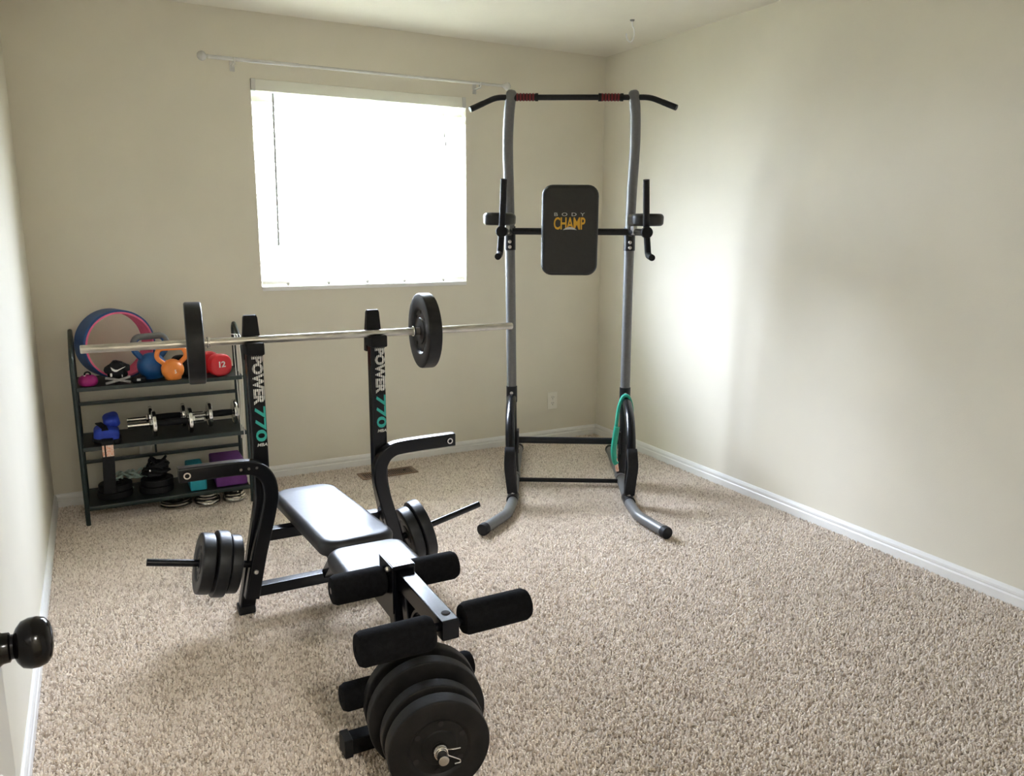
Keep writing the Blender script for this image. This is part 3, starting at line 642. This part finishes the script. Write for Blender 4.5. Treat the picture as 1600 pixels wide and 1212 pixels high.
# ------------------------------------------------------------------ power tower
RZ = math.atan2(-.497,.868)
tw = thing('pull_up_tower', 'grey and black pull-up tower with padded backrest standing in the corner', 'exercise tower', (-.4545,-.326,0), RZ)
def L(lat, t, z): return Vector((lat-.0125*z, -t, z))
def TX(name, m, f, parent=None, label=None):
    bm = B(); f(bm); o = obj(name, bm, m, parent or tw, label=label); return o
for s in (-1,1):
    base = [L(s*.285,.0,.028),L(s*.293,.50,.028),L(s*.293,.98,.028),L(s*.316,1.17,.028),L(s*.420,1.375,.028)]
    o = TX('base_tube', 'hammertone', lambda bm: tube(bm, fillet(base,{1:.3,2:.4,3:.20},8), .0255, 18))
    e0, e1 = base[-1], base[-2]; dv = (e0-e1).normalized()
    TX('end_cap', 'black_rubber', lambda bm: cyl(bm, e0-dv*.028, e0+dv*.006, .0285, 20, .004), o)
    TX('end_cap', 'black_rubber', lambda bm: cyl(bm, base[0]+Vector((0,-.028,0)), base[0]+Vector((0,.006,0)), .0285, 20, .004), o)
    # upright post: straight, then bows forward towards the top
    up = [L(s*.310,.545,.50),L(s*.312,.545,1.0),L(s*.314,.552,1.30),L(s*.316,.585,1.55),L(s*.318,.655,1.78),L(s*.309,.715,1.93),L(s*.296,.745,2.02)]
    o = TX('upright_post', 'hammertone', lambda bm: tube(bm, smooth_path(up,6), .0262, 20))
    TX('post_cap', 'hammertone', lambda bm: lathe(bm, [(.0262,0),(.024,.010),(.016,.018),(0,.021)], up[-1]-Vector((0,0,.001)), (up[-1]-up[-2]), 20), o)
    # lower frame
    TX('lower_post', 'black_satin', lambda bm: tube(bm, [L(s*.310,.545,.52),L(s*.308,.545,.27),L(s*.296,.56,.045)], .0255, 16))
    TX('sleeve', 'black_satin', lambda bm: cyl(bm, L(s*.310,.545,.445), L(s*.310,.545,.535), .0298, 20, .002))
    TX('bolt', 'bolt_zinc', lambda bm: lathe(bm, [(0,0),(.009,0),(.008,.005),(0,.008)], L(s*.310,.545+.029,.500), (0,-1,0), 12))
    arch = TX('arch_tube', 'black_gloss', lambda bm: tube(bm, smooth_path([L(s*.310,.56,.472),L(s*.311,.66,.462),L(s*.311,.78,.415),L(s*.309,.86,.335),L(s*.306,.90,.24),L(s*.300,.915,.14),L(s*.296,.93,.05)],6), .0250, 18))
    TX('step_grip', 'black_rubber', lambda bm: sweep(bm, smooth_path([L(s*.308,.922,.285),L(s*.309,.944,.262),L(s*.311,.958,.205),L(s*.305,.952,.140),L(s*.297,.948,.062)],4), rrect(.052,.030,.006), ref=(1,0,0)), arch)
    TX('tube_clamp', 'black_satin', lambda bm: cyl(bm, L(s*.293,.90,.030), L(s*.297,.985,.030), .0300, 20, .003), arch)
    TX('bolt', 'bolt_zinc', lambda bm: lathe(bm, [(0,0),(.010,0),(.008,.006),(0,.009)], L(s*.296,.955,.060), (0,-.3,1), 12), arch)
    TX('rear_clamp', 'hammertone', lambda bm: cyl(bm, L(s*.293,.515,.030), L(s*.293,.605,.030), .0290, 20, .003))
    TX('crossbar_plate', 'black_satin', lambda bm: box(bm, tuple(L(s*.280-.004,.59,.165)), tuple(L(s*.280+.004,.525,.290)+Vector((.0055,0,0))), .002))
    for z in (.185,.268): TX('bolt', 'bolt_zinc', lambda bm: lathe(bm, [(0,0),(.008,0),(.006,.005),(0,.007)], L(s*.276,.565,z), (-s,0,0), 10))
    # backrest level
    sl = TX('arm_sleeve', 'black_satin', lambda bm: cyl(bm, L(s*.314,.552,1.268), L(s*.314,.552,1.392), .0298, 20, .003))
    for z in (1.285,1.312): TX('bolt', 'bolt_zinc', lambda bm: lathe(bm, [(0,0),(.0095,0),(.008,.005),(0,.008)], L(s*.314,.552+.029,z), (0,-1,0), 12), sl)
    arm = TX('dip_arm', 'black_satin', lambda bm: tube(bm, fillet([L(s*.318,.56,1.362),L(s*.330,.70,1.366),L(s*.336,1.04,1.366)],.1), .0170, 16))
    TX('arm_end_cap', 'black_rubber', lambda bm: cyl(bm, L(s*.336,1.02,1.366), L(s*.336,1.062,1.366), .0265, 22, .004), arm)
    TX('arm_bracket', 'bolt_zinc', lambda bm: box(bm, tuple(L(s*.322-.010,.72,1.352)), tuple(L(s*.322+.010,.60,1.395)+Vector((0,0,0))), .003), arm)
    def pad(bm):
        cushion(bm, .150, .29, .058, .050, .018, Matrix.Translation(L(s*.352,.855,1.424)))
    TX('arm_pad', 'pad_leather', pad, arm)
    grip = TX('hand_grip', 'black_rubber', lambda bm: tube(bm, smooth_path([L(s*.335,1.035,1.385),L(s*.330,1.055,1.45),L(s*.322,1.085,1.60)],5), .0150, 16), arm)
    TX('grip_neck', 'black_satin', lambda bm: tube(bm, [L(s*.336,1.032,1.35),L(s*.335,1.04,1.42)], .0125, 12), arm)
    dip = TX('dip_handle', 'black_rubber', lambda bm: tube(bm, fillet([L(s*.337,1.035,1.36),L(s*.345,1.04,1.262),L(s*.350,1.135,1.254)],.025), .0150, 16), arm)
TX('lower_crossbar', 'black_satin', lambda bm: cyl(bm, L(-.282,.556,.232), L(.282,.556,.232), .0185, 18))
TX('floor_crossbar', 'black_satin', lambda bm: cyl(bm, L(-.272,.635,.028), L(.272,.635,.028), .0115, 14))
TX('backrest_crossbar', 'black_satin', lambda bm: cyl(bm, L(-.30,.575,1.366), L(.30,.575,1.366), .0175, 18))
bp_ = B(); cushion(bp_, .290, .455, .062, .055, .020, plane_M(L(-.004,.640,1.372), (1,0,0), (0,0,1)))
bk = obj('back_pad', bp_, 'pad_leather', tw, label='black padded backrest with yellow logo')
TX('pad_mount', 'black_satin', lambda bm: box(bm, tuple(L(-.07,.615,1.34)), tuple(L(.07,.575,1.395)), .003), bk)
fy = .6723
lettering('lettering_body', 'BODY', .155, .017, 'print_grey', plane_M(L(-.006,fy,1.452), (1,0,0), (0,0,1)), bk, bold=.0, spacing=1.9)
lettering('lettering_champ', 'CHAMP', .160, .062, 'print_yellow', plane_M(L(-.006,fy,1.407), (1,0,0), (0,0,1)), bk, bold=.018, spacing=.93)
def swoosh(bm):
    top = []; bot = []
    for k in range(13):
        x = -.036+.072*k/12; u = (k-6)/6
        top.append(bm.verts.new(L(x-.004, fy+.0012, 1.374+.0155*(1-u*u)))); bot.append(bm.verts.new(L(x-.004, fy+.0012, 1.374+.003*(1-u*u))))
    for k in range(12):
        try: bm.faces.new((bot[k],bot[k+1],top[k+1],top[k]))
        except Exception: pass
TX('logo_arc', 'print_grey', swoosh, bk)
# pull-up bar
zb_, tb = 2.006, .742
bar = TX('pull_up_bar', 'black_satin', lambda bm: tube(bm, fillet([L(-.492,tb+.06,1.940),L(-.370,tb,2.004),L(.375,tb,2.006),L(.495,tb+.06,1.950)],.10,8), .0135, 16))
for x0, x1 in ((-.272,-.180),(.140,.232)):
    def g(bm):
        n = 6; st = (x1-x0)/n
        for k in range(n): lathe(bm, [(.0136,0),(.0185,.0015),(.0190,st*.35),(.0165,st*.62),(.0136,st*.70)], L(x0+st*k,tb,2.0055), (1,0,0), 18)
    TX('ribbed_grip', 'red_grip', g, bar)
    def g2(bm):
        n = 6; st = (x1-x0)/n
        for k in range(n): lathe(bm, [(.0137,0),(.0166,0),(.0166,st*.30),(.0137,st*.30)], L(x0+st*k+st*.70,tb,2.0055), (1,0,0), 18)
        for xx in (x0-.014, x1): lathe(bm, [(.0137,0),(.0188,0),(.0188,.014),(.0137,.014)], L(xx,tb,2.0055), (1,0,0), 18)
    TX('grip_ring', 'black_rubber', g2, bar)
for s in (-1,1): TX('bar_end', 'black_satin', lambda bm: cyl(bm, L(s*.494,tb+.0612,1.939 if s<0 else 1.9495), L(s*.430,tb+.03,1.9725 if s<0 else 1.980), .0142, 16, .002), bar)

# teal resistance band draped over the right arch of the tower
bd = thing('resistance_band', 'teal rubber exercise band draped over the right leg of the pull-up tower', 'resistance band', (-.4545,-.326,0), RZ)
def ribbon(bm, pts, w_, th, ref): sweep(bm, smooth_path(pts,6), rrect(w_, th, th*.45, 2), ref=ref)
b = B(); ribbon(b, [L(.344,.63,.27),L(.343,.625,.36),L(.340,.62,.44),L(.326,.618,.490),L(.310,.615,.503),L(.290,.612,.492),L(.272,.610,.440),L(.262,.608,.36),L(.256,.605,.29),L(.254,.600,.23)], .032, .016, (0,1,0)); obj('band_loop', b, 'teal_band', bd)
b = B(); ribbon(b, [L(.262,.620,.33),L(.252,.625,.26),L(.246,.625,.20),L(.252,.625,.145),L(.262,.625,.125)], .040, .030, (0,1,0)); obj('band_tail', b, 'teal_band', bd)
b = B(); ribbon(b, [L(.258,.630,.155),L(.263,.632,.120),L(.268,.632,.085)], .022, .018, (0,1,0)); obj('paper_label', b, 'label_orange', bd)

# ------------------------------------------------------------------ shelf
SX0, SX1, SYF, SYB = -3.096, -2.350, -.355, -.055
sh = thing('folding_shelf', 'dark green metal three-tier shelf against the back wall', 'shelf', (-2.72,-.205,0))
def SH(name, m, f, parent=sh, label=None, smooth=True):
    bm = B(); f(bm); return obj(name, bm, m, parent, world=True, label=label, smooth=smooth)
TIER = (.655,.372,.085)
for x in (SX0, SX1):
    SH('side_frame', 'shelf_green', lambda bm: tube(bm, fillet([(x,SYF,.0),(x,SYF,.70),(x,SYF+.03,.80),(x,SYB-.03,.893),(x,SYB,.86),(x,SYB,.0)],{1:.10,2:.12,3:.035,4:.035},6), .0105, 12))
for z in TIER:
    t_ = SH('shelf_board', 'shelf_top', lambda bm: box(bm, (SX0+.010,SYF+.008,z-.008),(SX1-.010,SYB-.008,z),.002))
    SH('front_lip', 'shelf_green', lambda bm: box(bm, (SX0+.008,SYF-.004,z-.017),(SX1-.008,SYF+.010,z+.003),.003), t_)
    SH('back_lip', 'shelf_green', lambda bm: box(bm, (SX0+.008,SYB-.010,z-.017),(SX1-.008,SYB+.004,z+.003),.003), t_)
for z in (.522,.226): SH('back_rail', 'shelf_green', lambda bm: box(bm, (SX0,SYB-.007,z-.009),(SX1,SYB+.007,z+.009),.003))
SH('rail_strut', 'shelf_green', lambda bm: box(bm, (-2.772,SYB-.004,.226),(-2.762,SYB+.004,.372),.002))

# yoga wheel
yw = thing('exercise_ring', 'blue yoga wheel with pink lining standing on the top shelf', 'yoga wheel', (-2.908,-.168,.658), math.radians(20))
rO, rI, hw = .166, .149, .060; cz = rO+.001
b = B(); lathe(b, [(rI+.006,-hw),(rO-.003,-hw),(rO,-hw+.003),(rO,hw-.003),(rO-.003,hw),(rI+.006,hw)], (0,0,cz), (0,1,0), 64, closed=True); obj('outer_shell', b, 'blue_wheel', yw)
b = B(); lathe(b, [(rI,-hw-.001),(rI+.008,-hw-.001),(rI+.008,hw+.001),(rI,hw+.001)], (0,0,cz), (0,1,0), 64, closed=True); obj('foam_lining', b, 'pink_foam', yw)

# magenta soft weight
mg = thing('wrist_weight', 'small magenta rounded weight at the left end of the top shelf', 'weight', (-3.038,-.315,.656))
b = B(); lathe(b, [(0,0),(.026,0),(.036,.006),(.041,.018),(.041,.030),(.036,.042),(.024,.050),(.016,.051),(.010,.047),(0,.047)], n=28); obj('body', b, 'magenta', mg)
b = B(); tube(b, smooth_path([(-.012,0,.046),(-.010,0,.060),(0,0,.065),(.010,0,.060),(.012,0,.046)],4), .004, 8); obj('strap_loop', b, 'black_rubber', mg)
b = B(); box(b, (-.016,-.022,.050),(-.008,-.012,.054),.001); obj('buckle', b, 'chrome', mg)

def blob(bm, c, s, amp=.18, seed=0, sub=3, freq=2.2):
    rnd = random.Random(seed); ph = [rnd.uniform(0,6.28) for _ in range(6)]
    r = bmesh.ops.create_icosphere(bm, subdivisions=sub, radius=1)
    for v in r['verts']:
        n = v.co.copy()
        k = 1+amp*(math.sin(freq*n.x*2+ph[0])*math.sin(freq*n.y*2+ph[1])+.6*math.sin(freq*3*n.z+ph[2]+2*n.x)+.4*math.sin(freq*4*n.x+ph[3])*math.sin(freq*3*n.z+ph[4]))
        v.co = Vector((n.x*s[0]*k, n.y*s[1]*k, n.z*s[2]*k))+Vector(c)
# gloves
gl = thing('workout_gloves', 'black workout gloves with white swoosh and crossed grey straps on top shelf', 'gloves', (-2.915,-.312,.660))
b = B(); blob(b, (0,.012,.050), (.044,.030,.048), .13, 3); blob(b, (-.034,.014,.062), (.022,.022,.024), .12, 5, 2); blob(b, (.036,.014,.066), (.022,.022,.022), .12, 6, 2); blob(b, (0,.014,.088), (.030,.02,.018), .15, 7, 2); obj('glove_fabric', b, 'black_rubber', gl)
for s in (-1,1):
    b = B(); ribbon(b, [(-.052,-.024,.004 if s>0 else .030),(-.02,-.030,.012 if s>0 else .024),(.02,-.031,.022 if s>0 else .014),(.052,-.026,.031 if s>0 else .004)], .011, .004, (0,.25,1)); obj('wrist_strap', b, 'strap_grey', gl)
def sw(bm):
    P = [(-.026,.080),(-.022,.066),(-.012,.058),(-.002,.0575),(.036,.079),(.002,.066),(-.008,.0665),(-.015,.071)]
    y = -.0275
    vs = [bm.verts.new((x,y-.004,z)) for x,z in P]; bm.faces.new(vs)
    r = bmesh.ops.extrude_face_region(bm, geom=list(bm.faces)); bmesh.ops.translate(bm, vec=(0,.006,0), verts=[g for g in r['geom'] if isinstance(g, bmesh.types.BMVert)])
SHsw = B(); sw(SHsw); obj('swoosh_mark', SHsw, 'print_white', gl, smooth=False)
for x, z, w_, h_ in ((-.031,.043,.009,.016),(.017,.036,.004,.011)):
    b = B(); box(b, (x,-.031,z-h_/2),(x+w_,-.022,z+h_/2),.003); obj('white_patch', b, 'print_white', gl)

# small dark puck
pk = thing('grip_trainer', 'small black disc with pale mark lying beside the blue kettlebell', 'puck', (-2.826,-.306,.6565))
b = B(); lathe(b, [(0,0),(.028,0),(.032,.004),(.032,.018),(.028,.023),(.012,.024),(0,.022)], n=24); obj('disc', b, 'black_rubber', pk)
b = B(); box(b, (-.010,-.036,.010),(.006,-.028,.020),.002); obj('pale_mark', b, 'print_grey', pk)

def kettlebell(label, loc, r, hw_, hz, m, handle_m, rot=0, mark=None):
    t = thing('kettlebell', label, 'kettlebell', loc, rot, 'kettlebells on the top shelf')
    b = B(); prof = [(0,0),(r*.55,0),(r*.70,r*.06)]
    for k in range(1,12):
        a = -PI/2*.62+(PI*.5+PI/2*.62)*k/11; prof.append((r*math.cos(a), r*.93+r*math.sin(a)*.98))
    prof[-1] = (0, prof[-1][1]); lathe(b, prof, n=32); obj('body', b, m, t)
    path = fillet([(-r*.50,0,r*1.35),(-hw_,0,hz*.72),(-hw_*.80,0,hz),(hw_*.80,0,hz),(hw_,0,hz*.72),(r*.50,0,r*1.35)],{1:.05,2:.04,3:.04,4:.05},6)
    b = B(); tube(b, path, r*.215, 14); h_ = obj('handle', b, m, t)
    if handle_m != m:
        b = B(); tube(b, fillet([(-hw_*.98,0,hz*.80),(-hw_*.80,0,hz),(hw_*.80,0,hz),(hw_*.98,0,hz*.80)],.04,6), r*.235, 14); obj('grip_sleeve', b, handle_m, h_)
    if mark: lettering('lettering', mark, r*.17, r*.34, 'print_white', plane_M((r*.10,-r*.985,r*.86),(1,0,0),(0,0,1)), t, bold=.01)
    return t
kettlebell('blue kettlebell with dark metal grip behind the orange one', (-2.762,-.236,.656), .066, .080, .205, 'blue_vinyl', 'hammertone', math.radians(14))
kettlebell('orange kettlebell at the front of the top shelf', (-2.676,-.308,.656), .052, .070, .152, 'orange_vinyl', 'orange_vinyl', math.radians(4), '5')

def vinyl_dumbbell(label, p, q, r, hl, m, text=None, group='vinyl dumbbells on the top shelf', rn=.016):
    """p rear end, q front end of the axis"""
    p, q = Vector(p), Vector(q); ax = (q-p).normalized(); Ln = (q-p).length
    t = thing('dumbbell', label, 'dumbbell', (p+q)/2, 0, group)
    def head(a):
        b = B(); rt = Vector((0,0,1)).cross(ax).normalized(); up_ = ax.cross(rt)
        cushion(b, 2*r, 2*r, hl, r*.80, .012, plane_M(a+ax*hl/2-(p+q)/2, rt, up_))
        return obj('head', b, m, t)
    head(p); h2 = head(q-ax*hl)
    b = B(); lathe(b, [(rn,0),(rn*1.12,(Ln-2*hl)*.5),(rn,Ln-2*hl)], p+ax*hl-(p+q)/2, ax, 16); obj('handle', b, m, t)
    if text:
        right = ax.cross(Vector((0,0,1))).normalized()*-1; up = right.cross(ax)
        if up.z < 0: right, up = -right, -up
        right = Vector((0,0,1)).cross(ax).normalized(); up = ax.cross(right)
        lettering('lettering', text, .034, .030, 'print_white', plane_M((q-p)/2+ax*.0006+up*.006, right, up), t, bold=.03, spacing=.9)
    return t
vinyl_dumbbell('red vinyl dumbbell numbered 12 on the top shelf', (-2.512,-.175,.711), (-2.452,-.338,.711), .054, .055, 'red_vinyl', '12')
vinyl_dumbbell('black dumbbell between the orange kettlebell and the red dumbbell', (-2.632,-.13,.702), (-2.590,-.27,.702), .046, .05, 'black_rubber')

# middle shelf: blue ankle weights with strap
aw = thing('ankle_weight', 'royal blue ankle weights with black trim on the middle shelf', 'ankle weight', (-2.985,-.265,.374))
b = B(); cushion(b, .110, .125, .070, .025, .024, Matrix.Translation((.0,-.020,.040)) @ Matrix.Rotation(.12,4,'Y'), crown=.006); obj('lower_pouch', b, 'royal_blue', aw)
b = B(); cushion(b, .070, .10, .055, .022, .02, Matrix.Translation((.026,.028,.094)) @ Matrix.Rotation(-.25,4,'Y') @ Matrix.Rotation(.2,4,'X'), crown=.006); obj('upper_pouch', b, 'royal_blue', aw)
b = B(); cushion(b, .125, .138, .022, .03, .008, Matrix.Translation((0,-.016,.018)) @ Matrix.Rotation(.12,4,'Y')); obj('black_trim', b, 'black_rubber', aw)
b = B(); ribbon(b, [(-.030,.030,.085),(-.022,0,.084),(-.010,-.04,.080),(-.004,-.075,.070)], .030, .006, (1,0,0)); obj('closure_strap', b, 'black_rubber', aw)
st = thing('lifting_strap', 'long black strap with orange patterned label hanging from middle shelf', 'strap', (-2.985,-.372,.372))
b = B(); ribbon(b, [(.0,.055,.030),(0,.022,.030),(0,.002,.020),(0,-.003,-.03),(-.004,-.004,-.12),(-.008,.002,-.225)], .052, .009, (1,0,0)); obj('webbing', b, 'black_rubber', st)
for x, w_ in ((-.019,.009),(.008,.032)):
    b = B(); box(b, (x-w_/2,-.0110,-.044),(x+w_/2,-.0074,.010),.001); obj('woven_label', b, 'label_orange', st)

def chrome_dumbbell(label, cx, y, xl, xr, x1, x2, z0, r, yaw_=0):
    t = thing('dumbbell', label, 'dumbbell', (cx,y,z0), yaw_, 'chrome dumbbells on the middle shelf')
    zc = r+.001
    b = B(); cyl(b, (xl-cx,0,zc),(xr-cx,0,zc),.0115,14,.001); rod = obj('handle_rod', b, 'chrome', t)
    b = B()
    for a0, a1 in ((xl,x1-.018),(x2+.018,xr)):
        k = a0+.004
        while k < a1-.004: lathe(b, [(.0112,-.0016),(.0132,0),(.0112,.0016)], (k-cx,0,zc), (1,0,0), 10); k += .005
    obj('thread', b, 'chrome', rod)
    b = B(); lathe(b, [(.0116,0),(.0155,.004),(.0175,(x2-x1)*.5-.01),(.0155,x2-x1-.024),(.0116,x2-x1-.02)], (x1-cx+.010,0,zc), (1,0,0), 18); obj('grip', b, 'black_rubber', t)
    for xx, s in ((x1,-1),(x2,1)):
        b = B(); lathe(b, [(.0120,-.007),(r*.40,-.009),(r*.5,-.006),(r*.78,-.006),(r*.85,-.009),(r-.002,-.008),(r,-.005),(r,.005),(r-.002,.008),(r*.85,.009),(r*.78,.006),(r*.5,.006),(r*.40,.009),(.0120,.007)], (xx-cx,0,zc), (1,0,0), 36, closed=True); obj('chrome_disc', b, 'chrome', t)
        b = B(); lathe(b, [(.0118,.010*s),(.024,.010*s),(.026,.014*s),(.020,.021*s),(.0118,.022*s)], (xx-cx,0,zc), (1,0,0), 6); obj('star_nut', b, 'chrome', t, smooth=False)
chrome_dumbbell('front chrome dumbbell beside the blue ankle weights', -2.70, -.275, -2.892, -2.548, -2.775, -2.612, .374, .064)
chrome_dumbbell('rear chrome dumbbell lying behind the front chrome one', -2.70, -.125, -2.890, -2.535, -2.782, -2.630, .374, .060)
chrome_dumbbell('chrome dumbbell at the right end of the middle shelf', -2.45, -.188, -2.585, -2.366, -2.512, -2.388, .374, .064, math.radians(2))

# bottom shelf
for n_, (x, y) in enumerate(((-2.972,-.225),(-2.786,-.230))):
    for k in range(2):
        weight_plate(('bottom' if k == 0 else 'upper')+' black plate stacked under the '+('hanging strap' if n_ == 0 else 'black cables')+' on lowest shelf', (x+.004*k,y,.086+.0185+.034*k), (0,0,1), .158 if k == 0 else .150, .034, 'black_rubber', 0, 'black plates on the lowest shelf', rh=.014)
tubes = thing('exercise_tubing', 'pale green exercise tubing tangled between the two black plate stacks', 'tubing', (-2.88,-.18,.087))
rnd = random.Random(4)
for q_ in range(4):
    pts = []; 
    for k in range(9): pts.append((-.075+.018*k+rnd.uniform(-.02,.02), rnd.uniform(-.03,.05), .072+rnd.uniform(-.008,.035)*(1 if k not in (0,8) else .3)))
    pts = [(-.02+.01*q_, .03, .004)] + pts + [(.02+.008*q_, -.02, .004)] if q_ < 2 else pts
    b = B(); tube(b, smooth_path(pts,5), .0055, 8); obj('rubber_tube', b, 'pale_green_tube', tubes)
cb = thing('resistance_cables', 'tangle of black resistance cables on top of the right plate stack', 'cables', (-2.782,-.225,.157))
b = B(); blob(b, (.0,0,.030), (.060,.05,.030), .16, 11); blob(b, (.025,.0,.060), (.038,.035,.026), .15, 12); obj('pouch', b, 'black_rubber', cb)
for q_ in range(5):
    pts = []; n = 12; ph = q_*1.1
    for k in range(n): a = 2*PI*k/n; pts.append(((.050-.004*q_)*math.cos(a+ph)+.006*q_-.01, .04*math.sin(a+ph), .036+.012*q_+.016*math.sin(2*a+ph)))
    b = B(); tube(b, smooth_path(pts+[pts[0]],4), .006, 8); obj('cable_loop', b, 'black_rubber', cb)
b = B(); box(b, (-.034,-.052,.042),(-.026,-.044,.052),.002); obj('carabiner', b, 'chrome', cb)

def block(name, label, lo, hi, m, bev=.008):
    t = thing(name, label, 'foam block', ((lo[0]+hi[0])/2,(lo[1]+hi[1])/2,lo[2]), 0, 'foam blocks on the lowest shelf')
    c = Vector(((lo[0]+hi[0])/2,(lo[1]+hi[1])/2,lo[2]))
    b = B(); box(b, Vector(lo)-c, Vector(hi)-c, bev, 3); obj('foam', b, m, t); return t
block('yoga_block', 'teal foam yoga block on the lowest shelf', (-2.640,-.335,.087), (-2.562,-.105,.190), 'teal_foam')
block('yoga_block', 'large purple foam block at the right end of the lowest shelf', (-2.518,-.330,.087), (-2.366,-.080,.205), 'purple_foam')

# white jump rope hung on the right side frame
jr = thing('jump_rope', 'thin white cord jump rope hanging from the right side of the shelf', 'jump rope', (-2.37,-.28,.8))
for x0, x1, zb2, y in ((-2.388,-2.384,.335,-.29),(-2.376,-2.378,.20,-.30),(-2.364,-2.372,.135,-.31)):
    b = B(); tube(b, smooth_path([(x0,y+.06,.850),(x0+.012,y+.02,.846),(x0-.002,y-.03,.80),(x0,y-.05,.6),(x1,y-.05,.4),(x1,y-.05,zb2)],5),   .0020, 8); obj('cord', b, 'cord_white', jr, world=True)

# chrome plates in stacks on the carpet
def chrome_plate(label, x, y, z, r, th):
    t = thing('chrome_plate', label, 'weight plate', (x,y,z), 0, 'chrome plates stacked on the carpet')
    b = B(); lathe(b, [(.0135,0),(r*.45,0),(r*.5,th*.25),(r*.78,th*.25),(r*.86,0),(r-.004,0),(r,th*.3),(r,th*.7),(r-.004,th),(r*.86,th),(r*.78,th*.75),(r*.5,th*.75),(r*.45,th),(.0135,th)], n=40, closed=True); obj('disc', b, 'chrome', t)
    b = B(); lathe(b, [(.0130,-.0005),(.0165,-.0005),(.0165,th+.0005),(.0130,th+.0005)], n=20, closed=True); obj('bore_ring', b, 'chrome', t)
pos = ['bottom', 'second', 'third', 'top']
for nm, x, y, rs in (('left',-2.705,-.245,(.078,.076)),('middle',-2.560,-.285,(.062,.062,.052,.050)),('right',-2.432,-.290,(.054,.056,.050))):
    z = .002
    for k, r_ in enumerate(rs):
        word = pos[k] if k < len(rs)-1 else 'top'
        chrome_plate(f'{word} chrome plate of the {nm} stack under the shelf', x+.002*math.sin(3*k), y, z, r_, .0145); z += .0152

for o in WSP: del o['_w']
